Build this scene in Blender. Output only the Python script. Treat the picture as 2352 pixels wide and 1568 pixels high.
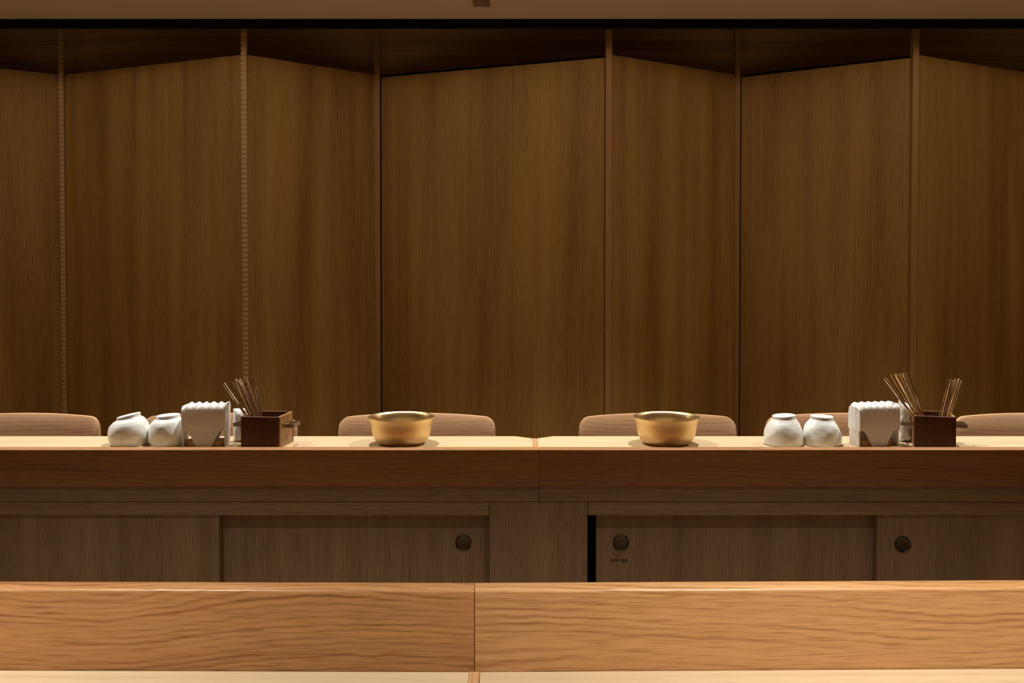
import bpy, bmesh, math, random
from mathutils import Vector, Matrix
random.seed(7)
PI = math.pi
SC = bpy.context.scene
for o in list(bpy.data.objects):
    bpy.data.objects.remove(o)
COL = SC.collection

# ------------------------------------------------------------------ camera
F = 2287.0                       # focal length in pixels of a 2352 px wide frame
CAMZ = 1.20
PITCH = math.atan(55.5 / F)
SHIFT = 133.5                    # vertical lens shift in pixels
cam_d = bpy.data.cameras.new('camera')
cam_d.sensor_width = 36.0
cam_d.lens = 36.0 * F / 2352.0
cam_d.clip_start = 0.02
cam_d.shift_y = -SHIFT / 2352.0
cam = bpy.data.objects.new('camera', cam_d)
COL.objects.link(cam)
cam.location = (0, 0, CAMZ)
cam.rotation_euler = (PI / 2 - PITCH, 0, 0)
SC.camera = cam

# ------------------------------------------------------------------ world, exposure
w = bpy.data.worlds.new('world')
SC.world = w
w.use_nodes = True
w.node_tree.nodes['Background'].inputs[0].default_value = (0.10, 0.07, 0.05, 1)
w.node_tree.nodes['Background'].inputs[1].default_value = 0.02
SC.view_settings.view_transform = 'Standard'
SC.view_settings.look = 'None'
SC.view_settings.exposure = 0.0
SC.view_settings.gamma = 1.0
SC.view_settings.use_curve_mapping = False
SC.cycles.max_bounces = 6
SC.cycles.diffuse_bounces = 4
SC.cycles.glossy_bounces = 3

# lamps of the room, plus added wall and rear fill: (x, y, kind); built as fixtures further down
CEIL = 2.18
TABLE_LAMPS = [(-1.55, 2.66), (-0.43, 2.66), (0.58, 2.66), (1.66, 2.66)]
NEAR_LAMPS = [(-0.77, 0.72), (0.48, 0.72)]
WALL_FILL_LAMPS = [(-2.9, 3.15), (-2.0, 3.15), (-1.0, 3.15), (0.0, 3.15), (1.0, 3.15), (2.0, 3.15), (2.9, 3.15)]  # unseen row added to brighten the timber wall
TABLE_POWER, NEAR_POWER, NEAR_SPILL, WALL_FILL_POWER = 92.0, 104.0, 27.0, 8.2
REAR_FILL_LAMPS, REAR_FILL_POWER = [(-1.8, -1.05), (-0.6, -1.05), (0.6, -1.05), (1.8, -1.05)], 2.6  # unseen row added as front fill and for the bowl reflections
WARM = (1.0, 0.955, 0.88)
AMBER = (1.0, 0.78, 0.50)


def at(px, py, y):
    """world point at depth y that the picture shows at pixel px, py"""
    dx, dz = (px - 1176.0) / F, (784.0 - SHIFT - py) / F
    d = Vector((dx, math.cos(PITCH) + dz * math.sin(PITCH), -math.sin(PITCH) + dz * math.cos(PITCH)))
    return Vector((0, 0, CAMZ)) + d * (y / d.y)


def depth(py, z):
    """distance at which a point of height z lies on picture row py"""
    v = at(1176, py, 1.0)
    return (z - CAMZ) / (v.z - CAMZ)


# ------------------------------------------------------------------ materials
def nmath(nt, op, a, b=None, c=None):
    n = nt.nodes.new('ShaderNodeMath')
    n.operation = op
    for i, v in enumerate((a, b, c)):
        if v is None:
            continue
        if isinstance(v, (int, float)):
            n.inputs[i].default_value = v
        else:
            nt.links.new(v, n.inputs[i])
    return n.outputs[0]


def new_mat(name):
    m = bpy.data.materials.new(name)
    m.use_nodes = True
    nt = m.node_tree
    return m, nt, nt.nodes['Principled BSDF']


def plain(name, col, rough=0.6, metal=0.0, spec=0.5, noise=0.0, scale=40, bump=0.0):
    m, nt, b = new_mat(name)
    b.inputs['Roughness'].default_value = rough
    b.inputs['Metallic'].default_value = metal
    b.inputs['Specular IOR Level'].default_value = spec
    b.inputs['Base Color'].default_value = (*col, 1)
    if noise or bump:
        tc = nt.nodes.new('ShaderNodeTexCoord')
        n = nt.nodes.new('ShaderNodeTexNoise')
        n.inputs['Scale'].default_value = scale
        n.inputs['Detail'].default_value = 4
        nt.links.new(tc.outputs['Object'], n.inputs['Vector'])
        if noise:
            r = nt.nodes.new('ShaderNodeValToRGB')
            r.color_ramp.elements[0].position = 0.3
            r.color_ramp.elements[1].position = 0.7
            r.color_ramp.elements[0].color = (*[c * (1 - noise) for c in col], 1)
            r.color_ramp.elements[1].color = (*[min(1, c * (1 + noise)) for c in col], 1)
            nt.links.new(n.outputs[0], r.inputs[0])
            nt.links.new(r.outputs[0], b.inputs['Base Color'])
        if bump:
            bp = nt.nodes.new('ShaderNodeBump')
            bp.inputs['Strength'].default_value = bump
            bp.inputs['Distance'].default_value = 0.002
            nt.links.new(n.outputs[0], bp.inputs['Height'])
            nt.links.new(bp.outputs[0], b.inputs['Normal'])
    return m


def wood(name, dark, light, grain='X', pitch=0.006, warp=0.06, line=0.45, pore=0.25,
         streak=0.35, rough=0.5, wl=1.6, wa=5.0, spec=0.4, swidth=14.0, pw=700.0):
    """procedural timber: warped growth lines, broad streaks and fine pores along the grain axis (metres, object space)"""
    m, nt, bs = new_mat(name)
    L = nt.links
    tc = nt.nodes.new('ShaderNodeTexCoord')
    oi = nt.nodes.new('ShaderNodeObjectInfo')
    off = nt.nodes.new('ShaderNodeVectorMath'); off.operation = 'MULTIPLY_ADD'
    cmb = nt.nodes.new('ShaderNodeCombineXYZ')
    for i in range(3):
        L.new(oi.outputs['Random'], cmb.inputs[i])
    L.new(cmb.outputs[0], off.inputs[0])
    off.inputs[1].default_value = (17.0, 5.3, 11.7)
    L.new(tc.outputs['Object'], off.inputs[2])
    sep = nt.nodes.new('ShaderNodeSeparateXYZ')
    L.new(off.outputs[0], sep.inputs[0])
    X, Y, Z = sep.outputs
    g, a, b = {'X': (X, Z, Y), 'Z': (Z, X, Y), 'Y': (Y, X, Z)}[grain]

    def vec(sg, sa, sb, aa=None):
        c = nt.nodes.new('ShaderNodeCombineXYZ')
        L.new(nmath(nt, 'MULTIPLY', g, sg), c.inputs[0])
        L.new(nmath(nt, 'MULTIPLY', aa or a, sa), c.inputs[1])
        L.new(nmath(nt, 'MULTIPLY', b, sb), c.inputs[2])
        return c.outputs[0]

    def noise(v, detail=3.0, scale=1.0, rgh=0.5):
        n = nt.nodes.new('ShaderNodeTexNoise')
        n.inputs['Scale'].default_value = scale
        n.inputs['Detail'].default_value = detail
        n.inputs['Roughness'].default_value = rgh
        L.new(v, n.inputs['Vector'])
        return n.outputs[0]
    n1 = noise(vec(wl, wa, wa), 1.0)
    n1b = noise(vec(wl * 22, wa * 14, wa * 14), 0.0)
    r = nmath(nt, 'ADD', a, nmath(nt, 'MULTIPLY', b, 0.6))
    r = nmath(nt, 'MULTIPLY_ADD', n1, warp, r)
    r = nmath(nt, 'MULTIPLY_ADD', n1b, warp * 0.03, r)
    ring = nmath(nt, 'SINE', nmath(nt, 'MULTIPLY', r, 2 * PI / pitch))
    ring = nmath(nt, 'MULTIPLY_ADD', ring, 0.5, 0.5)
    ring = nmath(nt, 'POWER', ring, 2.2)
    amp = noise(vec(wl * 2.5, 60.0, 60.0, r), 1.0)
    amp = nmath(nt, 'MULTIPLY', nmath(nt, 'SUBTRACT', amp, 0.28), 2.2)
    amp = nmath(nt, 'MAXIMUM', amp, 0.0)
    ring = nmath(nt, 'MULTIPLY', ring, amp)
    brd = noise(vec(0.5, swidth, swidth, r), 2.0, 1.0, 0.6)
    brd = nmath(nt, 'MULTIPLY', nmath(nt, 'SUBTRACT', brd, 0.3), 2.5)
    por = noise(vec(pw / 22.0, pw, pw), 1.0)
    por = nmath(nt, 'MAXIMUM', nmath(nt, 'MULTIPLY', nmath(nt, 'SUBTRACT', por, 0.48), 4.0), 0.0)
    t = nmath(nt, 'MULTIPLY', ring, line)
    t = nmath(nt, 'MULTIPLY_ADD', brd, streak, t)
    t = nmath(nt, 'MULTIPLY_ADD', por, pore, t)
    t.node.use_clamp = True
    mix = nt.nodes.new('ShaderNodeMix'); mix.data_type = 'RGBA'
    L.new(t, mix.inputs[0])
    mix.inputs[6].default_value = (*light, 1)
    mix.inputs[7].default_value = (*dark, 1)
    L.new(mix.outputs[2], bs.inputs['Base Color'])
    bs.inputs['Roughness'].default_value = rough
    bs.inputs['Specular IOR Level'].default_value = spec
    bp = nt.nodes.new('ShaderNodeBump')
    bp.inputs['Strength'].default_value = 0.25
    bp.inputs['Distance'].default_value = 0.0006
    bp.invert = True
    L.new(t, bp.inputs['Height'])
    L.new(bp.outputs[0], bs.inputs['Normal'])
    return m


M = {}
M['panel'] = wood('oak_laminate_panel', (0.19, 0.095, 0.022), (0.39, 0.222, 0.060), 'Z', 0.014, 0.06, 0.30, 0.42, 0.70, 0.55, 0.5, 3.0, 0.3, 7.0, 380.0)
M['post'] = wood('oak_post', (0.19, 0.10, 0.03), (0.34, 0.19, 0.063), 'Z', 0.010, 0.03, 0.3, 0.3, 0.4, 0.55)
M['header'] = wood('oak_header', (0.23, 0.122, 0.038), (0.52, 0.305, 0.115), 'X', 0.016, 0.08, 0.40, 0.3, 0.6, 0.6, 0.8, 4.0, 0.3, 22.0, 420.0)
M['beam'] = wood('oak_riser_board', (0.32, 0.130, 0.040), (0.63, 0.345, 0.145), 'X', 0.0095, 0.17, 0.62, 0.46, 0.42, 0.35, 1.5, 4.0, 0.5, 16.0, 560.0)
M['beam_l'] = wood('oak_riser_board_darker', (0.25, 0.095, 0.029), (0.54, 0.275, 0.105), 'X', 0.0095, 0.20, 0.66, 0.46, 0.45, 0.35, 1.7, 4.0, 0.5, 16.0, 560.0)
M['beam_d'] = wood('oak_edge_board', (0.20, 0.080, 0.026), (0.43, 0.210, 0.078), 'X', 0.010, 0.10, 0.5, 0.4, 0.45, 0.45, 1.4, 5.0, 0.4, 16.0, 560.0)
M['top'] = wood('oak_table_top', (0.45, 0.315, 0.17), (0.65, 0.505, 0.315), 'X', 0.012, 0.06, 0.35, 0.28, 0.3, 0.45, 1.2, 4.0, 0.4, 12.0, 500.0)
M['splice'] = wood('oak_splice_strip', (0.33, 0.15, 0.06), (0.55, 0.32, 0.15), 'Y', 0.005, 0.02, 0.6, 0.3, 0.3, 0.5)
M['cab_h'] = wood('oak_cabinet_rail', (0.19, 0.118, 0.060), (0.385, 0.265, 0.150), 'X', 0.010, 0.05, 0.25, 0.5, 0.45, 0.55, 0.6, 4.0, 0.3, 30.0, 450.0)
M['cab_v'] = wood('oak_cabinet_front', (0.19, 0.118, 0.060), (0.385, 0.265, 0.150), 'Z', 0.010, 0.05, 0.22, 0.5, 0.5, 0.55, 0.6, 4.0, 0.3, 16.0, 450.0)
M['chair'] = wood('oak_chair', (0.36, 0.185, 0.09), (0.62, 0.38, 0.215), 'X', 0.0115, 0.09, 0.5, 0.22, 0.3, 0.45, 1.6, 5.0, 0.4, 14.0, 420.0)
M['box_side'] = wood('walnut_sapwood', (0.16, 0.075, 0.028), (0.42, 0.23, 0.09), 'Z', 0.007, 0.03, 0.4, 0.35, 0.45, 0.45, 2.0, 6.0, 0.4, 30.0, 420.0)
M['box'] = wood('walnut_box', (0.040, 0.013, 0.006), (0.125, 0.046, 0.019), 'Z', 0.007, 0.03, 0.4, 0.35, 0.45, 0.45, 2.0, 6.0, 0.4, 30.0, 420.0)
M['bead'] = plain('pale_oak_bead', (0.42, 0.265, 0.115), 0.5, noise=0.12, scale=60)
M['ceil'] = plain('beige_plaster', (0.78, 0.63, 0.47), 0.85, noise=0.04, scale=4)
M['wall'] = plain('taupe_plaster', (0.50, 0.38, 0.26), 0.85, noise=0.05, scale=4)
M['floor'] = plain('brown_floor', (0.24, 0.17, 0.105), 0.6, noise=0.12, scale=6)
M['black'] = plain('matt_black', (0.006, 0.005, 0.005), 0.8, spec=0.1)
M['porcelain'] = plain('white_porcelain', (0.82, 0.85, 0.82), 0.30, noise=0.03, scale=50, bump=0.15)
M['paper'] = plain('white_paper', (0.86, 0.85, 0.83), 0.9, spec=0.1, noise=0.02, scale=120, bump=0.1)
M['plastic'] = plain('white_plastic', (0.74, 0.72, 0.69), 0.45)
M['film'] = plain('white_film_packet', (0.74, 0.75, 0.74), 0.28, noise=0.08, scale=60, bump=0.7)
M['steel'] = plain('brushed_steel', (0.52, 0.48, 0.44), 0.32, 1.0)
M['bronze'] = plain('bronze_cutlery', (0.56, 0.42, 0.28), 0.27, 1.0)
M['gold'] = plain('golden_cutlery', (0.80, 0.60, 0.34), 0.30, 1.0)
M['pull'] = plain('aged_steel_pull', (0.13, 0.11, 0.08), 0.38, 1.0)
M['ink'] = plain('black_marker', (0.008, 0.006, 0.006), 0.6)


def brass(name, rough):
    m, nt, b = new_mat(name)
    b.inputs['Base Color'].default_value = (0.82, 0.64, 0.36, 1)
    b.inputs['Metallic'].default_value = 1.0
    b.inputs['Roughness'].default_value = rough
    b.inputs['Anisotropic'].default_value = 0.3
    tc = nt.nodes.new('ShaderNodeTexCoord')
    mp = nt.nodes.new('ShaderNodeMapping')
    mp.inputs['Scale'].default_value = (6, 6, 500)
    n = nt.nodes.new('ShaderNodeTexNoise')
    n.inputs['Scale'].default_value = 1.0
    bp = nt.nodes.new('ShaderNodeBump')
    bp.inputs['Strength'].default_value = 0.10
    bp.inputs['Distance'].default_value = 0.0005
    nt.links.new(tc.outputs['Object'], mp.inputs[0])
    nt.links.new(mp.outputs[0], n.inputs['Vector'])
    nt.links.new(n.outputs[0], bp.inputs['Height'])
    nt.links.new(bp.outputs[0], b.inputs['Normal'])
    return m


M['brass'] = brass('spun_brass', 0.5)
M['brass_in'] = brass('polished_brass', 0.30)


def emitter(name, col, s):
    m, nt, b = new_mat(name)
    b.inputs['Base Color'].default_value = (0.8, 0.8, 0.8, 1)
    b.inputs['Emission Color'].default_value = (*col, 1)
    b.inputs['Emission Strength'].default_value = s
    return m


M['lens'] = emitter('lamp_lens', WARM, 6.0)
M['lens'].cycles.emission_sampling = 'NONE'


# ------------------------------------------------------------------ mesh helpers
def obj(name, bm, mat, parent=None, loc=(0, 0, 0), rot=(0, 0, 0), smooth=35):
    bmesh.ops.recalc_face_normals(bm, faces=bm.faces)
    me = bpy.data.meshes.new(name)
    bm.to_mesh(me)
    bm.free()
    if smooth:
        me.shade_smooth()
        me.set_sharp_from_angle(angle=math.radians(smooth))
    me.materials.append(M[mat] if isinstance(mat, str) else mat)
    o = bpy.data.objects.new(name, me)
    COL.objects.link(o)
    o.location = loc
    o.rotation_euler = rot
    if parent:
        o.parent = parent
    return o


def tag(o, label=None, cat=None, group=None, kind=None):
    if label: o['label'] = label
    if cat: o['category'] = cat
    if group: o['group'] = group
    if kind: o['kind'] = kind
    return o


def thing(name, label, cat, loc=(0, 0, 0), rz=0, group=None):
    o = bpy.data.objects.new(name, None)
    o.empty_display_size = 0.05
    COL.objects.link(o)
    o.location = loc
    o.rotation_euler = (0, 0, rz)
    return tag(o, label, cat, group)


def box(bm, x0, x1, y0, y1, z0, z1, bevel=0.0, seg=2):
    vs = [bm.verts.new((x, y, z)) for x in (x0, x1) for y in (y0, y1) for z in (z0, z1)]
    fs = [bm.faces.new([vs[i] for i in f]) for f in
          ((0, 1, 3, 2), (4, 6, 7, 5), (0, 4, 5, 1), (2, 3, 7, 6), (0, 2, 6, 4), (1, 5, 7, 3))]
    if bevel:
        es = set(e for f in fs for e in f.edges)
        bmesh.ops.bevel(bm, geom=list(es), offset=bevel, segments=seg, profile=0.5, affect='EDGES')
    return bm


def BX(*a, **k):
    return box(bmesh.new(), *a, **k)


def prism(bm, pts, axis, a0, a1, bevel=0.0, seg=2):
    """polygon pts (2D) extruded along axis from a0 to a1"""
    def mk(p, a):
        return {'x': (a, p[0], p[1]), 'y': (p[0], a, p[1]), 'z': (p[0], p[1], a)}[axis]
    A = [bm.verts.new(mk(p, a0)) for p in pts]
    B = [bm.verts.new(mk(p, a1)) for p in pts]
    n = len(pts)
    fs = [bm.faces.new(A), bm.faces.new(B)]
    for i in range(n):
        fs.append(bm.faces.new((A[i], A[(i + 1) % n], B[(i + 1) % n], B[i])))
    if bevel:
        es = set(fs[0].edges) | set(fs[1].edges)
        bmesh.ops.bevel(bm, geom=list(es), offset=bevel, segments=seg, profile=0.5, affect='EDGES')
    return bm


def lathe(bm, prof, n=48, fn=None):
    rings = []
    for r, z in prof:
        if r < 1e-6:
            rings.append([bm.verts.new((0, 0, z))])
        else:
            ring = []
            for k in range(n):
                a = 2 * PI * k / n
                p = (r * math.cos(a), r * math.sin(a), z)
                ring.append(bm.verts.new(fn(p, a, r, z) if fn else p))
            rings.append(ring)
    for A, B in zip(rings, rings[1:]):
        for k in range(n):
            k2 = (k + 1) % n
            if len(A) == 1 and len(B) == 1:
                continue
            if len(A) == 1:
                bm.faces.new((A[0], B[k], B[k2]))
            elif len(B) == 1:
                bm.faces.new((A[k], A[k2], B[0]))
            else:
                bm.faces.new((A[k], A[k2], B[k2], B[k]))
    return bm


def tube(bm, pts, rad, n=8, flat=1.0):
    pts = [Vector(p) for p in pts]
    rads = rad if isinstance(rad, (list, tuple)) else [rad] * len(pts)
    rings = []
    for i, p in enumerate(pts):
        d = (pts[min(i + 1, len(pts) - 1)] - pts[max(i - 1, 0)]).normalized()
        up = Vector((0, 1, 0)) if abs(d.y) < 0.9 else Vector((1, 0, 0))
        u = d.cross(up).normalized()
        v = u.cross(d)
        rings.append([bm.verts.new(p + (u * math.cos(2 * PI * k / n) + v * math.sin(2 * PI * k / n) * flat) * rads[i]) for k in range(n)])
    for A, B in zip(rings, rings[1:]):
        for k in range(n):
            bm.faces.new((A[k], A[(k + 1) % n], B[(k + 1) % n], B[k]))
    bm.faces.new(rings[0])
    bm.faces.new(rings[-1])
    return bm


def copy_tree(o, parent=None):
    c = o.copy()
    COL.objects.link(c)
    c.parent = parent
    for ch in list(o.children):
        copy_tree(ch, c)
    return c


def struct(name, bm, mat, label, **k):
    return tag(obj(name, bm, mat, **k), label, name.split('_')[0], kind='structure')


# ------------------------------------------------------------------ room shell
RX, RB, RF, RT = 3.2, -1.6, 5.12, 2.62
struct('floor', BX(-RX, RX, RB, RF, -0.06, 0), 'floor', 'plain brown floor of the dining room')
bw = struct('wall_back', BX(-RX, RX, 5.0, RF, 0, RT), 'wall', 'folded timber panel wall behind the far chairs')
struct('wall_left', BX(-RX - 0.1, -RX, RB, RF, 0, RT), 'wall', 'plain taupe side wall on the left')
struct('wall_right', BX(RX, RX + 0.1, RB, RF, 0, RT), 'wall', 'plain taupe side wall on the right')
struct('wall_front', BX(-RX, RX, RB - 0.1, RB, 0, RT), 'wall', 'plain taupe wall behind the camera')
# dropped ceiling with a slot left open for the recessed fitting
hx0, hx1, hy0, hy1 = at(1087, 20, 3.90).x, at(1127, 20, 3.90).x, 3.60, 3.90
CE = 4.09
cb = bmesh.new()
box(cb, -RX, hx0, RB, CE, CEIL, CEIL + 0.06)
box(cb, hx1, RX, RB, CE, CEIL, CEIL + 0.06)
box(cb, hx0, hx1, RB, hy0, CEIL, CEIL + 0.06)
box(cb, hx0, hx1, hy1, CE, CEIL, CEIL + 0.06)
box(cb, -RX, RX, CE + 0.03, RF, RT, RT + 0.05)
struct('ceiling', cb, 'ceil', 'low beige plaster ceiling above the counters')
zb = at(1176, 65, CE + 0.02).z
struct('trim_1', BX(-RX, RX, CE + 0.004, CE + 0.03, zb, RT), 'black', 'black shadow gap strip between ceiling and timber wall')

# folded wall ------------------------------------------------------
DN, DF_ = 4.18, 4.645
TOPZ = at(1397, 125, DN).z
folds_px = [(-880, 0), (-570, 1), (-285, 0), (148, 1), (565, 0), (868, 1), (1397, 0), (1691, 1), (2097, 0), (2388, 1), (2800, 0), (3095, 1)]


def fold_xy(px, far):
    d = DF_ if far else DN
    return Vector(((px - 1176) / F * d * 1.0, d))


folds = [(fold_xy(px, far), far) for px, far in folds_px]
PW = 0.026   # post width
hz0, hz1 = TOPZ - 0.05, RT
obj('header', BX(-RX, RX, 0, 0.03, 0, hz1 - hz0), 'header', bw, (0, DF_ + 0.052, hz0))
door_no = 0
for i in range(len(folds) - 1):
    (A, fa), (B, fb) = folds[i], folds[i + 1]
    is_door = folds_px[i][0] in (868, 1691)
    u = (B - A).normalized()
    nrm = Vector((u.y, -u.x))         # towards the room
    Ln = (B - A).length
    ang = math.atan2(u.y, u.x)
    has_a, has_b = True, True
    e0 = e1 = PW * 0.5
    if is_door:
        gap = 0.0075
        tgap = 0.012
        door_no += 1
        d = thing('door_%d' % door_no, 'tall oak door with a thin black gap around it, ' +
                  ('between the two brass bowls' if door_no == 1 else 'behind the right cups and napkins'), 'door', (A.x, A.y, 0), ang)
        d['kind'] = 'structure'
        obj('door_leaf', BX(e0 + gap, Ln - e1 - gap * 0.6, 0, 0.035, 0.01, TOPZ - tgap, bevel=0.0012, seg=1), 'panel', d)
        obj('door_frame', BX(e0 - 0.002, Ln - e1 + 0.002, 0.012, 0.05, 0, TOPZ), 'black', d)
    else:
        p = obj('panel', BX(0, Ln, 0, 0.022, 0, TOPZ), 'panel', bw, (A.x, A.y, 0), (0, 0, ang))
# posts at the folds
for k, ((P, far), (px, _)) in enumerate(zip(folds, folds_px)):
    if px in (148, 565):
        t = obj('ribbed_strip', BX(-0.0105, 0.0105, -0.0085, 0.010, 0, 2.32), 'bead', bw, (P.x, P.y - 0.004, 0))
        bead = bmesh.new()
        hgt = 0.0205
        prism(bead, [(-0.007, 0.0011), (-0.0125, 0.0032), (-0.0140, hgt / 2), (-0.0125, hgt - 0.0032), (-0.007, hgt - 0.0011)], 'x', -0.0115, 0.0115, bevel=0.001, seg=1)
        b0 = obj('bead', bead, 'bead', t)
        me = b0.data
        z = 0.55
        b0.location = (0, 0, z)
        while z < 2.27:
            z += hgt
            c = bpy.data.objects.new('bead', me)
            COL.objects.link(c)
            c.parent = t
            c.location = (0, 0, z)
    else:
        obj('post', BX(-PW / 2, PW / 2, -0.012, 0.02, 0, 2.33, bevel=0.0015, seg=1), 'post', bw, (P.x, P.y, 0))


# ------------------------------------------------------------------ lamps
def lamp_data(name, power, angle, blend, col, size):
    l = bpy.data.lights.new(name, 'SPOT')
    l.energy = power
    l.spot_size = math.radians(angle)
    l.spot_blend = blend
    l.color = col
    l.shadow_soft_size = size
    return l


def downlight(x, y, datas, label, group):
    t = thing('ceiling_downlight', label, 'ceiling light', (x, y, CEIL), 0, group)
    obj('trim_ring', lathe(bmesh.new(), [(0.032, -0.001), (0.034, -0.006), (0.044, -0.006), (0.046, 0.0), (0.032, 0.0)], 32), 'steel', t)
    obj('lens', lathe(bmesh.new(), [(0, -0.0012), (0.032, -0.0012), (0.032, 0.0), (0, 0.0)], 32), 'lens', t)
    for data in datas:
        o = bpy.data.objects.new('lamp', data)
        COL.objects.link(o)
        o.parent = t
        o.location = (0, 0, -0.012)
    return t


dt = lamp_data('table_spot', TABLE_POWER, 104, 0.9, WARM, 0.016)
dn = lamp_data('near_spot', NEAR_POWER, 67, 1.0, WARM, 0.016)
dn2 = lamp_data('near_spill', NEAR_SPILL, 102, 0.35, WARM, 0.016)
dw = lamp_data('wall_fill_spot', WALL_FILL_POWER, 174, 0.06, AMBER, 0.03)
for x, y in TABLE_LAMPS:
    downlight(x, y, [dt], 'round ceiling downlight above the far table', 'downlights over the far table')
for x, y in NEAR_LAMPS:
    downlight(x, y, [dn, dn2], 'round ceiling downlight above the near counter', 'downlights over the near counter')
for x, y in WALL_FILL_LAMPS:
    downlight(x, y, [dw], 'added round fill downlight out of view, brightening the timber wall', 'added fill downlights along the timber wall')
dr_ = lamp_data('rear_fill_spot', REAR_FILL_POWER, 150, 0.5, WARM, 0.03)
for x, y in REAR_FILL_LAMPS:
    downlight(x, y, [dr_], 'added round fill downlight along the wall behind the camera', 'added fill downlights along the rear wall')
# rectangular recessed fitting seen at the top of the picture
t = thing('recessed_ceiling_light', 'rectangular recessed light slot in the beige ceiling at the top', 'ceiling light', ((hx0 + hx1) / 2, (hy0 + hy1) / 2, CEIL))
hw, hd = (hx1 - hx0) / 2, (hy1 - hy0) / 2
hb = bmesh.new()
for a in ((-hw + 0.0005, -hw + 0.003, -hd + 0.0005, hd - 0.0005), (hw - 0.003, hw - 0.0005, -hd + 0.0005, hd - 0.0005), (-hw + 0.003, hw - 0.003, -hd + 0.0005, -hd + 0.003), (-hw + 0.003, hw - 0.003, hd - 0.003, hd - 0.0005)):
    box(hb, *a, 0.001, 0.05)
box(hb, -hw + 0.0005, hw - 0.0005, -hd + 0.0005, hd - 0.0005, 0.05, 0.054)
obj('housing', hb, 'wall', t)
fb = bmesh.new()
for a in ((-hw - 0.012, -hw, -hd - 0.012, hd + 0.004), (hw, hw + 0.012, -hd - 0.012, hd + 0.004)):
    box(fb, *a, -0.0015, 0.0)
obj('frame', fb, 'ceil', t)


def board(x0, x1, y0, y1, z0, z1, rt, rb=0.0015):
    """long board with eased upper edges and square ends"""
    p = []
    for cy, cz, r, a0 in ((y1 - rt, z1 - rt, rt, 0), (y0 + rt, z1 - rt, rt, PI / 2), (y0 + rb, z0 + rb, rb, PI), (y1 - rb, z0 + rb, rb, 1.5 * PI)):
        for k in range(6):
            a = a0 + k / 5 * PI / 2
            p.append((cy + r * math.cos(a), cz + r * math.sin(a)))
    return prism(bmesh.new(), p, 'x', x0, x1)


# ------------------------------------------------------------------ far counter
TZ = 0.75                           # table height
LZ = TZ + 0.007                     # top of the edge board
FD = depth(1032, LZ)                          # front of the far edge board
JX = at(1238, 1070, FD).x           # joint between the sections
SX0, SX1 = at(1224, 1015, 2.45).x, at(1234, 1015, 2.45).x
TB = depth(1001, TZ)                          # diner side of the far table
BZ = at(1176, 1117, FD).z
Y0 = depth(1024.5, TZ)              # foremost line on the table that shows behind the edge board
EX = 1.95


def table_poly(x0, x1, y0, y1, ease_left, ease_right, e=0.030, ex=0.042):
    p = [(x0, y0), (x1, y0)]
    p += [(x1, y1 - e * 1.0), (x1 - ex, y1)] if ease_right else [(x1, y1)]
    p += [(x0 + ex, y1), (x0, y1 - e * 1.0)] if ease_left else [(x0, y1)]
    return p


fl = thing('counter_table', 'far oak counter table section left of the joint, holding the left bowl', 'table', (0, FD, 0), group='far counter sections')
fr = thing('counter_table', 'far oak counter table section right of the joint, holding the right bowl', 'table', (0, FD, 0), group='far counter sections')
for T, x0, x1, left in ((fl, -EX, SX0, True), (fr, SX1, EX, False)):
    poly = table_poly(x0, x1, 0.0345, TB - FD, not left, left)
    obj('table_top', prism(bmesh.new(), poly, 'z', TZ - 0.035, TZ, bevel=0.003), 'top', T)
    bx0, bx1 = (-EX, JX - 0.0004) if left else (JX + 0.0004, EX)
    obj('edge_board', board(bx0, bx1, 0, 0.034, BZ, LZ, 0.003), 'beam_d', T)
    obj('apron', BX(x0 + 0.05, x1 - 0.05, 0.15, 0.17, TZ - 0.065, TZ - 0.036), 'cab_h', T)
obj('splice_strip', BX(SX0, SX1, 0.0345, TB - FD - 0.030, TZ - 0.034, TZ - 0.0004), 'splice', fl)

# service cabinet below the far counter
cab = thing('service_cabinet', 'oak cabinet with sliding doors under the far counter', 'cabinet', (0, 0, 0))
RD = FD + 0.012
z_r = at(1176, 1152, RD).z
AD = FD + 0.016
z_a = at(1176, 1183, AD).z
st0, st1 = at(1124, 1200, AD).x, at(1350, 1200, AD).x
g = 0.0006
obj('rail', BX(-EX, JX - g, RD, RD + 0.03, z_r + g, BZ - 0.001, bevel=0.0008, seg=1), 'cab_h', cab)
obj('rail', BX(JX + g, EX, RD, RD + 0.03, z_r + g, BZ - 0.001, bevel=0.0008, seg=1), 'cab_h', cab)
obj('apron', BX(-EX, st0 - g, AD, AD + 0.018, z_a, z_r - g, bevel=0.0008, seg=1), 'cab_h', cab)
obj('apron', BX(st1 + g, EX, AD, AD + 0.018, z_a, z_r - g, bevel=0.0008, seg=1), 'cab_h', cab)
obj('stile', BX(st0 + g, st1 - g, AD, AD + 0.075, 0.06, z_r - g, bevel=0.0008, seg=1), 'cab_v', cab)
cbm = bmesh.new()
box(cbm, -EX, EX, 2.45, 2.462, 0.05, 0.66)
box(cbm, -EX, EX, AD + 0.02, 2.45, 0.04, 0.06)
box(cbm, -EX, -EX + 0.018, AD + 0.02, 2.45, 0.06, 0.66)
box(cbm, EX - 0.018, EX, AD + 0.02, 2.45, 0.06, 0.66)
box(cbm, -EX, EX, RD + 0.03, 2.462, 0.66, 0.675)
obj('body', cbm, 'black', cab)
obj('plinth', BX(-EX, EX, AD + 0.03, 2.45, 0.0, 0.04), 'black', cab)
D1, D2 = AD + 0.010, AD + 0.044     # front faces of the two sliding tracks
TH = 0.020


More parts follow.
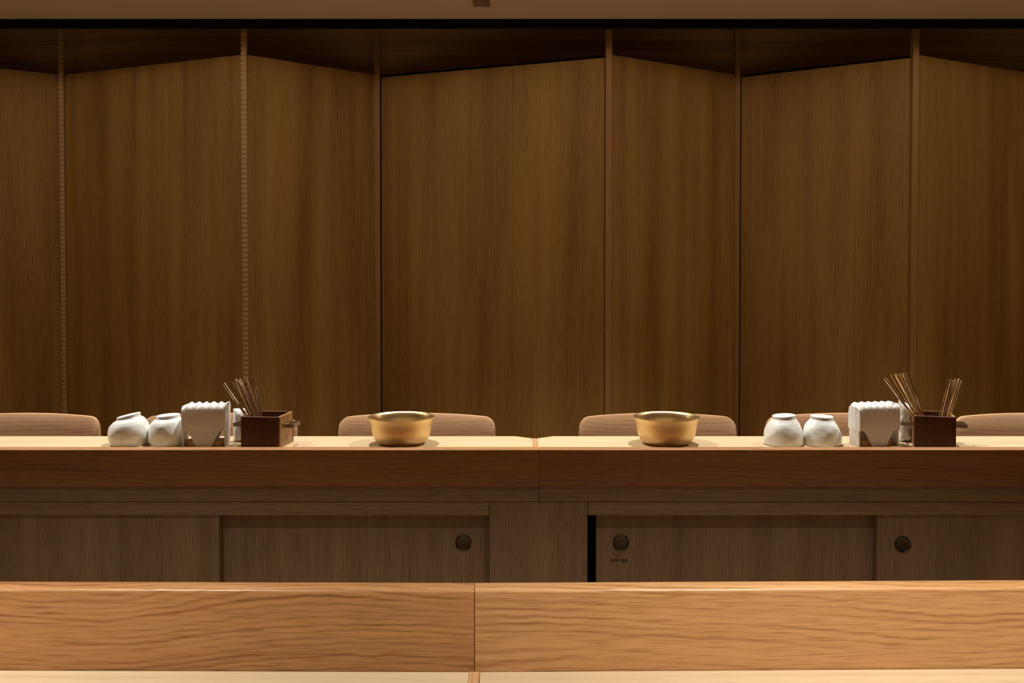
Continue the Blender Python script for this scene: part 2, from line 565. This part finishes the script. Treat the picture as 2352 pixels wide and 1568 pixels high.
def sliding_door(x0, x1, y, pull_px=None, pull_py=1246, label=None):
    o = obj('sliding_door', BX(x0, x1, 0, TH, 0.062, z_a + 0.03, bevel=0.001, seg=1), 'cab_v', cab, (0, y, 0))
    if label:
        o['label'] = label
    if pull_px is not None:
        c = at(pull_px, pull_py, y)
        R = 0.0188
        prof = [(R + 0.0008, 0.0), (R + 0.0006, -0.0034), (R - 0.0008, -0.0040), (R - 0.002, -0.0034), (R - 0.0032, -0.0014), (R - 0.006, -0.0007), (0.004, -0.0005), (0, -0.0005)]
        obj('finger_pull', lathe(bmesh.new(), prof, 40), 'pull', o, (c.x, -0.0001, c.z), (-PI / 2, 0, 0))
    return o


sliding_door(-EX + 0.02, at(503, 1250, D1).x, D1, None, label='left outer sliding door, running in the front track')
sliding_door(at(470, 1250, D2).x, st0 + 0.012, D2, 1064, 1246, 'left inner sliding door with a round pull')
dr = sliding_door(at(1369, 1250, D2).x, at(2040, 1250, D2).x, D2, 1426, 1246, 'right inner sliding door with a round pull and handwriting, slightly open')
sliding_door(at(2015, 1250, D1).x, EX - 0.02, D1, 2073, 1250, 'right outer sliding door with a round pull')
# small handwriting in black marker (strokes in units of zoomed pixels)
strokes = [
    [(845, 1085), (822, 1098), (826, 1122), (852, 1128), (868, 1110), (858, 1088), (845, 1085)],
    [(826, 1130), (868, 1138)], [(850, 1140), (838, 1165), (850, 1185), (868, 1172), (860, 1148)],
    [(925, 1095), (905, 1140)], [(918, 1115), (938, 1138)], [(948, 1090), (950, 1145)], [(950, 1115), (962, 1115)],
    [(985, 1095), (985, 1142), (1030, 1142)], [(1020, 1092), (1022, 1140)], [(985, 1118), (1022, 1115)],
    [(1082, 1150), (1092, 1158)],
    [(1160, 1095), (1135, 1100), (1128, 1140), (1165, 1150)], [(1180, 1095), (1182, 1150)], [(1182, 1110), (1205, 1108)], [(1182, 1130), (1205, 1128)],
    [(1205, 1160), (1192, 1178), (1205, 1195), (1225, 1185), (1220, 1165), (1205, 1160)], [(1220, 1095), (1222, 1145)],
    [(1278, 1085), (1254, 1105), (1258, 1140), (1288, 1145), (1304, 1120), (1295, 1092), (1278, 1085)],
    [(1250, 1160), (1306, 1158)], [(1278, 1160), (1282, 1210)]]
hbm = bmesh.new()
for s in strokes:
    pts = []
    for sx, sy in s:
        c = at(1340 + sx / 13.067, 1200 + sy / 13.067, D2)
        pts.append((c.x, -0.0002, c.z))
    tube(hbm, pts, 0.0008, 6, 0.5)
hw_o = obj('handwriting', hbm, 'ink', dr)
hw_o['label'] = 'small handwritten black marks below the pull'

# ------------------------------------------------------------------ near counter
ND = depth(1541, TZ)
NZT = at(1090, 1355, ND).z
nj = at(1090, 1450, ND).x
ns0, ns1 = at(1077, 1555, depth(1555, TZ)).x, at(1100.5, 1555, depth(1555, TZ)).x
NE = 1.15
nlab = ('near oak counter section left of the joint, with darker riser', 'near oak counter section right of the joint, with brighter riser')
for i, (x0, x1) in enumerate(((-NE, nj - 0.0004), (nj + 0.0004, NE))):
    T = thing('counter_table', nlab[i], 'table', (nj, ND, 0), (-0.008, 0.015)[i], 'near counter sections')
    a0, a1 = x0 - nj, x1 - nj
    obj('riser_board', board(a0, a1, 0, 0.028, TZ - 0.035, NZT, 0.004), ('beam_l', 'beam')[i], T)
    if i == 0:
        obj('table_top', BX(a0, ns0 - nj, -0.40, -0.0005, TZ - 0.035, TZ, bevel=0.002), 'top', T)
        obj('splice_strip', BX(ns0 - nj, ns1 - nj, -0.40, -0.0005, TZ - 0.034, TZ - 0.0003), 'splice', T)
    else:
        obj('table_top', BX(ns1 - nj, a1, -0.40, -0.0005, TZ - 0.035, TZ, bevel=0.002), 'top', T)
    obj('support_panel', BX(a0 + 0.02, a1 - 0.02, -0.06, -0.03, 0.0, TZ - 0.036), 'cab_v', T)
    obj('end_leg', BX(*((a0 + 0.02, a0 + 0.06) if i == 0 else (a1 - 0.06, a1 - 0.02)), -0.38, -0.06, 0.0, TZ - 0.036), 'cab_v', T)

# ------------------------------------------------------------------ chairs
CD = 2.70


def make_chair(label):
    c = thing('dining_chair', label, 'chair', (0, CD, 0), 0, 'oak chairs at the far counter')
    W = 0.430
    bm = bmesh.new()
    # curved backrest: front and back skins over an outline, bent in plan
    nx = 28
    th = 0.020

    def ztop(x):
        x = abs(x)
        if x > W / 2 - 0.030:
            return 0.767 - 0.03 + math.sqrt(max(0, 0.03 ** 2 - (x - (W / 2 - 0.03)) ** 2))
        return 0.773 - 0.006 * (x / (W / 2 - 0.03)) ** 2

    def bend(x, z):
        return 0.026 * (1 - (x / (W / 2)) ** 2) + (z - 0.60) * 0.10
    xs = [W / 2 * math.sin(PI / 2 * (-1 + 2 * k / nx)) for k in range(nx + 1)]
    front, back = [], []
    for x in xs:
        zt = ztop(x)
        col = [0.60 + (zt - 0.60) * q for q in (0, 0.25, 0.5, 0.75, 0.94, 1.0)]
        front.append([bm.verts.new((x * (1.0 if q < 5 else 0.997), bend(x, z) + (0.0035 if q == 5 else 0), z)) for q, z in enumerate(col)])
        back.append([bm.verts.new((x * (1.0 if q < 5 else 0.997), bend(x, z) + th - (0.0035 if q == 5 else 0), z)) for q, z in enumerate(col)])
    for i in range(nx):
        for q in range(5):
            bm.faces.new((front[i][q], front[i + 1][q], front[i + 1][q + 1], front[i][q + 1]))
            bm.faces.new((back[i][q], back[i][q + 1], back[i + 1][q + 1], back[i + 1][q]))
        bm.faces.new((front[i][5], front[i + 1][5], back[i + 1][5], back[i][5]))
        bm.faces.new((front[i][0], back[i][0], back[i + 1][0], front[i + 1][0]))
    for e in (0, nx):
        for q in range(5):
            bm.faces.new((front[e][q], front[e][q + 1], back[e][q + 1], back[e][q]))
    obj('backrest', bm, 'chair', c, smooth=40)
    sb = bmesh.new()
    prism(sb, [(-0.20, -0.215), (0.20, -0.215), (0.215, -0.10), (0.21, 0.03), (0.17, 0.055), (-0.17, 0.055), (-0.21, 0.03), (-0.215, -0.10)], 'z', 0.425, 0.452, bevel=0.006)
    obj('seat', sb, 'chair', c)
    for s in (-1, 1):
        obj('back_leg', tube(bmesh.new(), [(s * 0.185, 0.090, 0.0), (s * 0.18, 0.045, 0.40), (s * 0.178, 0.040, 0.60), (s * 0.176, 0.050, 0.69)], [0.013, 0.017, 0.015, 0.010], 12), 'chair', c)
        obj('front_leg', tube(bmesh.new(), [(s * 0.19, -0.200, 0.0), (s * 0.18, -0.185, 0.424)], [0.012, 0.017], 12), 'chair', c)
    return c


chairs = [(38, 0.02, 'oak chair at the left edge of the picture, left of the cups'),
          (497, -0.03, 'oak chair behind the left cups and napkins'),
          (956, 0.0, 'oak chair behind the left brass bowl'),
          (1513, 0.0, 'oak chair behind the right brass bowl'),
          (1944, 0.03, 'oak chair behind the right cups and napkins'),
          (2384, -0.02, 'oak chair at the right edge of the picture, right of the cutlery box')]
c0 = make_chair(chairs[0][2])
for i, (px, rz, lab) in enumerate(chairs):
    c = c0 if i == 0 else copy_tree(c0)
    c.location = (at(px, 970, CD).x, CD, 0)
    c.rotation_euler = (0, 0, rz)
    c['label'] = lab

# ------------------------------------------------------------------ bowls
bp = [(0.0, 0.0), (0.040, 0.0), (0.050, 0.0012), (0.0582, 0.006), (0.0650, 0.015), (0.0697, 0.028), (0.0725, 0.044), (0.0744, 0.060),
      (0.0766, 0.070), (0.0802, 0.0778), (0.0812, 0.0790), (0.0809, 0.0797), (0.0797, 0.0795), (0.0756, 0.0728), (0.0732, 0.062), (0.0711, 0.046), (0.0682, 0.030), (0.0636, 0.0175), (0.056, 0.0085), (0.045, 0.005), (0.0, 0.004)]
b = tag(obj('brass_bowl', lathe(bmesh.new(), [(r, z * 0.835) for r, z in bp], 96), 'brass', None, (at(922, 1000, Y0 + 0.038).x, Y0 + 0.038, TZ), smooth=60), 'round brass bowl on the left half of the far counter', 'bowl', 'brass bowls')
b.data.materials.append(M['brass_in'])
for pl in b.data.polygons:                       # polished inside, brushed outside
    c_ = pl.center
    if pl.normal.z > 0.0 and c_.z > 0.003 or (pl.normal.x * c_.x + pl.normal.y * c_.y) < 0:
        pl.material_index = 1
b2 = b.copy()
COL.objects.link(b2)
b2.location = (at(1530.5, 1000, Y0 + 0.038).x, Y0 + 0.038, TZ)
b2.rotation_euler = (0, 0, 1.3)
b2['label'] = 'round brass bowl on the right half of the far counter'


# ------------------------------------------------------------------ cups
def cup(px, y, label, shear, seed, bulge=0.0, scale=1.0, hs=1.0, rot=0.0, dome=False):
    rnd = random.Random(seed)
    ph = [rnd.uniform(0, 6.28) for _ in range(8)]
    if dome:
        prof = [(0.0445, 0.0), (0.0472, 0.0015), (0.0477, 0.008), (0.0474, 0.018), (0.0464, 0.028), (0.0445, 0.038), (0.0413, 0.048), (0.0366, 0.0575), (0.0315, 0.0645)]
    else:
        prof = [(0.0420, 0.0), (0.0440, 0.0015), (0.0452, 0.010), (0.0474 + bulge, 0.022), (0.0478 + bulge, 0.034), (0.0462 + bulge, 0.044), (0.0434 + bulge * .6, 0.053), (0.0388, 0.061), (0.0335, 0.0665)]
    prof += [(0.0285, 0.0695), (0.0268, 0.0715), (0.0276, 0.0745), (0.0274, 0.0778), (0.0260, 0.0785), (0.0243, 0.0775), (0.0233, 0.0745), (0.0, 0.0738)]
    fine = []
    for (r0, z0), (r1, z1) in zip(prof, prof[1:]):
        n = 3 if z1 < 0.066 else 1
        for k in range(n):
            fine.append((r0 + (r1 - r0) * k / n, z0 + (z1 - z0) * k / n))
    fine.append(prof[-1])
    inner = [(0.0, 0.068), (0.026, 0.066), (0.038, 0.055), (0.0425, 0.035), (0.0415, 0.012), (0.0395, 0.0005), (0.0415, 0.0)]

    def fn(p, a, r, z):
        wgt = max(0.0, min(1.0, z / 0.012)) * max(0.0, min(1.0, (0.068 - z) / 0.012))
        k = 1 + wgt * (0.018 * math.sin(3 * a + ph[0] + z * 60) + 0.014 * math.sin(5 * a + ph[1] - z * 110) + 0.005 * math.sin(8 * a + ph[2] + 2 * math.sin(z * 150)))
        x, yy = p[0] * k, p[1] * k
        q = z / 0.078
        return (x - 0.004 * shear * q, yy, z + shear * x * q * q)
    bm = lathe(bmesh.new(), fine, 64, fn)
    lathe(bm, inner, 64, fn)
    bmesh.ops.remove_doubles(bm, verts=bm.verts, dist=1e-5)
    o = obj('porcelain_cup', bm, 'porcelain', None, (at(px, 1000, y).x, y, TZ), (0, 0, rot), smooth=60)
    o.scale = (scale, scale, scale * hs * 0.915)
    return tag(o, label, 'cup', 'white cups turned upside down')


cup(297, Y0 + 0.028, 'upside-down white cup with tilted foot, leftmost of the left pair', 0.24, 3, 0.001)
cup(387, Y0 + 0.028, 'upside-down white cup beside the left napkin holder', 0.07, 11, -0.001)
cup(1800, Y0 + 0.028, 'upside-down white cup with slightly tilted foot, left of the right pair', 0.07, 5, 0.0, 1.0, 0.99, dome=True)
cup(1887, Y0 + 0.028, 'upside-down white cup with level foot beside the right napkin holder', -0.03, 8, 0.0, 0.98, 0.98, dome=True)


# ------------------------------------------------------------------ napkin holders
def napkin_set(px, y, rz, lab_h, lab_n, seed):
    rnd = random.Random(seed)
    x = at(px, 1000, y).x
    h = thing('napkin_holder', lab_h, 'holder', (x, y, TZ), rz, 'napkin holders')
    W, D = 0.104, 0.056
    bs = bmesh.new()
    n = 8
    pts = []
    for cx, cy, s in ((W / 2 - 0.020, D / 2 - 0.018, 0), (-W / 2 + 0.020, D / 2 - 0.018, 1), (-W / 2 + 0.020, -D / 2 + 0.024, 2), (W / 2 - 0.020, -D / 2 + 0.024, 3)):
        for k in range(n + 1):
            a = s * PI / 2 + k / n * PI / 2
            pts.append((cx + 0.014 * math.cos(a), cy + 0.014 * math.sin(a)))
    obj('base', prism(bs, pts, 'z', 0.0, 0.013, bevel=0.002), 'chair', h)
    for s in (-1, 1):
        obj('side_wall', BX(s * (W / 2 - 0.002) - 0.002, s * (W / 2 - 0.002) + 0.002, -D / 2 + 0.004, D / 2 - 0.004, 0.0, 0.075, bevel=0.001, seg=1), 'plastic', h)
    tr = [(-0.018, 0.0), (0.018, 0.0), (0.034, 0.032), (0.041, 0.040), (0.050, 0.042), (0.050, 0.080), (-0.050, 0.080), (-0.050, 0.042), (-0.041, 0.040), (-0.034, 0.032)]
    obj('front_plate', prism(bmesh.new(), tr, 'y', -D / 2 + 0.002, -D / 2 + 0.005), 'plastic', h)
    obj('back_plate', prism(bmesh.new(), tr, 'y', D / 2 - 0.005, D / 2 - 0.002), 'plastic', h)
    # napkins
    NW, ND_, z0, z1, R = 0.103, 0.058, 0.0385, 0.1005, 0.012
    prof, wgt = [], []
    for k in range(9):
        q = k / 8
        prof.append((-ND_ / 2, z0 + (z1 - R - z0) * q)); wgt.append(max(0, (q - 0.80) / 0.20))
    for k in range(1, 9):
        a = PI - k / 8 * PI / 2
        prof.append((-ND_ / 2 + R + R * math.cos(a), z1 - R + R * math.sin(a))); wgt.append(1.0)
    half = len(prof)
    for k in range(1, 4):
        prof.append((-ND_ / 2 + R + (ND_ - 2 * R) * k / 4, z1)); wgt.append(1.0)
    for (py, pz), wg in zip(reversed(prof[:half]), reversed(wgt[:half])):
        prof.append((-py, pz)); wgt.append(wg)
    bm = bmesh.new()
    nx, NP = 72, len(prof)
    pitch = 0.0178
    rows = []
    for i in range(nx + 1):
        xx = -NW / 2 + NW * i / nx
        c = math.cos(2 * PI * xx / pitch + seed)
        c = 0.55 * c + 0.45 * (abs(c) * 2 - 1) * (1 if c > 0 else -1) if c else c
        edge = 1.0 - 0.08 * max(0.0, 1 - (xx + NW / 2) / 0.018) ** 2
        row = []
        for j, ((py, pz), wg) in enumerate(zip(prof, wgt)):
            ny = -1 if j < 9 else (1 if j >= NP - 9 else 0)
            t = (j - 8) / (NP - 17) * PI
            dy, dz = (0, 0)
            if 8 < j < NP - 9:
                dy, dz = -math.cos(t), math.sin(t)
            else:
                dy = ny
            am = 0.0026 * wg * c
            row.append(bm.verts.new((xx, py + dy * am, z0 + (pz - z0) * edge + dz * am)))
        rows.append(row)
    for i in range(nx):
        for j in range(NP - 1):
            bm.faces.new((rows[i][j], rows[i + 1][j], rows[i + 1][j + 1], rows[i][j + 1]))
        bm.faces.new((rows[i][0], rows[i][-1], rows[i + 1][-1], rows[i + 1][0]))
    # ends: layered edges of the folded sheets
    for e, s in ((0, -1), (nx, 1)):
        prev = [rows[e][j] for j in range(NP // 2)]
        opp = [rows[e][NP - 1 - j] for j in range(NP // 2)]
        LAY = 14
        for q in range(1, LAY + 1):
            f = q / LAY
            if q < LAY:
                jit = s * rnd.uniform(-0.0006, 0.0018)
                cur = [bm.verts.new(a.co.lerp(b_.co, f) + Vector((jit, 0, 0))) for a, b_ in zip(rows[e][:NP // 2], opp)]
            else:
                cur = opp
            for j in range(NP // 2 - 1):
                bm.faces.new((prev[j], prev[j + 1], cur[j + 1], cur[j]))
            prev = cur
    n_o = obj('napkin_stack', bm, 'paper', None, (x, y, TZ), (0, 0, rz), smooth=50)
    tag(n_o, lab_n, 'napkins', 'stacks of paper napkins')


napkin_set(474, Y0 + 0.018, 0.06, 'white napkin holder on a wooden base beside the left cutlery box', 'ruffled stack of white paper napkins beside the left cups', 1)
napkin_set(2007, Y0 + 0.022, 0.16, 'white napkin holder on a wooden base beside the right cutlery box', 'ruffled stack of white paper napkins beside the right cups', 2)


# ------------------------------------------------------------------ packets
def packet(px, y, rz, hgt, label, seed, wid=0.034, corner=0.0):
    rnd = random.Random(seed)
    bm = bmesh.new()
    nx, nz = 8, 22
    grid = {}
    for side in (0, 1):
        for i in range(nx + 1):
            for k in range(nz + 1):
                u, v = i / nx, k / nz
                x = (u - 0.5) * wid
                z = v * hgt + corner * v * v * (0.5 - u) * 2
                puff = 0.014 * (1 - (2 * u - 1) ** 4) * (min(1, v * 12, (1 - v) * 6 + 0.05) ** 0.5)
                j = 0.0016 * math.sin(9 * u + 15 * v + seed) + 0.0012 * math.sin(31 * v + 5 * u * seed) + rnd.uniform(-0.0006, 0.0006)
                yy = (puff + j * (1 if 0 < i < nx else 0)) * (-1 if side == 0 else 1)
                if side == 1 and i in (0, nx):
                    grid[side, i, k] = grid[0, i, k]
                    continue
                grid[side, i, k] = bm.verts.new((x, yy, z))
    for side in (0, 1):
        for i in range(nx):
            for k in range(nz):
                q = [grid[side, i, k], grid[side, i + 1, k], grid[side, i + 1, k + 1], grid[side, i, k + 1]]
                bm.faces.new(q)
    for k in (0, nz):
        for i in range(nx):
            vs = [grid[0, i, k], grid[0, i + 1, k], grid[1, i + 1, k], grid[1, i, k]]
            vs = list(dict.fromkeys(vs))
            if len(vs) > 2:
                bm.faces.new(vs)
    o = obj('wipe_packet', bm, 'film', None, (at(px, 1000, y).x, y, TZ), (0, 0, rz), smooth=50)
    return tag(o, label, 'packet', 'white wrapped packets')


packet(551, Y0 + 0.066, 0.1, 0.081, 'white wrapped packet standing behind the left cutlery box', 3, 0.032)
packet(2078, Y0 + 0.064, 0.0, 0.096, 'crumpled white wrapped packet between right napkins and cutlery box', 6, 0.033, 0.008)


# ------------------------------------------------------------------ cutlery boxes
def cutlery_box(fl_px, y, rz, W, label):
    x = at(fl_px, 1000, y).x
    t = thing('cutlery_box', label, 'box', (x, y, TZ), rz, 'walnut cutlery boxes')
    Hh, th, D = 0.0745, 0.007, W
    obj('front_wall', BX(0, W, 0, th, 0, Hh, bevel=0.0008, seg=1), 'box', t)
    obj('back_wall', BX(0, W, D - th, D, 0, Hh, bevel=0.0008, seg=1), 'box', t)
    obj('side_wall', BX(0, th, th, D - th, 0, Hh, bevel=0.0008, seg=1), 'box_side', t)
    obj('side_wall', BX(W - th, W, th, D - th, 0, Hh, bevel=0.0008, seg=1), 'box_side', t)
    obj('bottom', BX(th, W - th, th, D - th, 0, 0.006), 'box', t)
    for s in (0, 1):
        hb = bmesh.new()
        zc0, zc1, out, tk = 0.0465, 0.0550, 0.028, 0.0025
        xa, xb = (W, W + out) if s else (-out, 0)
        ya, yb = D / 2 - 0.027, D / 2 + 0.020
        box(hb, xa, xb, ya, ya + tk, zc0, zc1)
        box(hb, xa, xb, yb - tk, yb, zc0, zc1)
        box(hb, *((xb - tk, xb) if s else (xa, xa + tk)), ya + tk, yb - tk, zc0, zc1)
        h = obj('handle', hb, 'steel', t)
        h['label'] = 'flat steel bar handle'
    return t


RZL, RZR = math.radians(-8), math.radians(-15)
cutlery_box(553, Y0 - 0.016, RZL, 0.096, 'dark walnut cutlery box left of the left brass bowl')
cutlery_box(2100, Y0 - 0.004, RZR, 0.093, 'dark walnut cutlery box at the right end of the far counter')


def stick(tip, base, label, group, mat='bronze', r=0.0030, name='chopstick'):
    tip, base = Vector(tip), Vector(base)
    ax = (tip - base)
    L = ax.length
    bm = bmesh.new()
    if name == 'chopstick':
        n = 12
        tube(bm, [(0, 0, 0), (0, 0, L * 0.5), (0, 0, L - 0.002), (0, 0, L)], [r * 0.55, r * 0.85, r, r * 0.75], n)
    else:
        prof = [(0, 0.0045), (0.006, 0.010), (0.016, 0.0120), (0.028, 0.0130), (0.040, 0.0105), (0.050, 0.0055), (0.062, 0.0030), (L * 0.7, 0.0040), (L - 0.012, 0.0056), (L - 0.004, 0.0056), (L, 0.0040)]
        rows = []
        for z, hw_ in prof:
            dep = -0.006 * math.sin(PI * min(1, z / 0.05)) if z < 0.05 else 0
            rows.append([bm.verts.new((-hw_, -0.0011, z)), bm.verts.new((0, -0.0013 + dep, z)), bm.verts.new((hw_, -0.0011, z)),
                         bm.verts.new((hw_, 0.0011, z)), bm.verts.new((0, 0.0013 + dep, z)), bm.verts.new((-hw_, 0.0011, z))])
        for A, B in zip(rows, rows[1:]):
            for k in range(6):
                bm.faces.new((A[k], A[(k + 1) % 6], B[(k + 1) % 6], B[k]))
        bm.faces.new(rows[0])
        bm.faces.new(rows[-1])
    o = obj(name, bm, mat, None, base, smooth=40)
    o.rotation_mode = 'QUATERNION'
    o.rotation_quaternion = ax.to_track_quat('Z', 'Y')
    return tag(o, label, 'cutlery', group)


# left box: (tip px, tip py, rim px, depth)
LBOT = TZ + 0.0075


def fan(items, rim_py, group):
    for tx, ty, rx, d, kind, mat, lab in items:
        tip = at(tx, ty, d)
        rim = at(rx, rim_py, d)
        dirv = (rim - tip)
        k = (LBOT - tip.z) / dirv.z
        base = tip + dirv * k
        stick(tip, base, lab, group, mat, 0.0036, kind)


LG, RG1 = 'cutlery in the left box', 'cutlery in the right box'
fan([(514, 880, 564, Y0 + 0.017, 'chopstick', 'bronze', 'bronze chopstick leaning furthest left out of the left walnut box'),
     (531, 876, 573, Y0 + 0.007, 'spoon', 'bronze', 'bronze spoon handle leaning left in the left walnut box, its leftmost spoon'),
     (540, 870, 578, Y0 + 0.032, 'chopstick', 'bronze', 'bronze chopstick leaning left in the left walnut box, third tip from the left'),
     (547, 874, 582, Y0 + 0.009, 'chopstick', 'bronze', 'bronze chopstick leaning left in the left walnut box, fourth tip from the left'),
     (550, 870, 586, Y0 + 0.042, 'chopstick', 'bronze', 'bronze chopstick leaning left in the left walnut box, fifth tip from the left'),
     (562, 876, 591, Y0 + 0.005, 'spoon', 'bronze', 'bronze spoon handle rising at the front of the left walnut box'),
     (565, 869, 593, Y0 + 0.027, 'chopstick', 'bronze', 'bronze chopstick leaning left in the left walnut box, seventh tip from the left'),
     (578, 867, 596, Y0 + 0.042, 'spoon', 'bronze', 'bronze spoon handle standing tallest in the left walnut box'),
     (588, 889, 599, Y0 + 0.022, 'chopstick', 'bronze', 'thin bronze chopstick standing most upright in the left walnut box')], 952, LG)
fan([(2032, 868, 2093, Y0 + 0.027, 'chopstick', 'bronze', 'thin copper chopstick leaning furthest left out of the right walnut box'),
     (2046, 860, 2101, Y0 + 0.022, 'spoon', 'gold', 'golden spoon handle leaning left in the right walnut box, lying foremost'),
     (2056, 858, 2106, Y0 + 0.037, 'chopstick', 'gold', 'golden chopstick in the left-leaning bunch of the right walnut box, third from the left'),
     (2060, 861, 2108, Y0 + 0.019, 'chopstick', 'gold', 'golden chopstick in the left-leaning bunch of the right walnut box, fourth from the left'),
     (2067, 857, 2112, Y0 + 0.027, 'spoon', 'gold', 'golden spoon handle in the middle of the left-leaning bunch, right box'),
     (2074, 857, 2116, Y0 + 0.042, 'chopstick', 'gold', 'golden chopstick in the left-leaning bunch of the right walnut box, sixth from the left'),
     (2083, 855, 2120, Y0 + 0.032, 'spoon', 'bronze', 'dark bronze spoon handle, tallest of the left-leaning bunch, right box'),
     (2176, 870, 2158, Y0 + 0.027, 'spoon', 'bronze', 'bronze spoon handle at the left of the right-leaning bunch, right box'),
     (2186, 871, 2166, Y0 + 0.017, 'chopstick', 'bronze', 'bronze chopstick in the right-leaning bunch of the right walnut box, second from the left'),
     (2195, 870, 2172, Y0 + 0.027, 'chopstick', 'bronze', 'bronze chopstick in the right-leaning bunch of the right walnut box, third from the left'),
     (2204, 870, 2179, Y0 + 0.012, 'chopstick', 'gold', 'golden chopstick leaning right in the right walnut box'),
     (2209, 875, 2182, Y0 + 0.037, 'chopstick', 'bronze', 'thin bronze chopstick leaning furthest right out of the right walnut box')], 950, RG1)
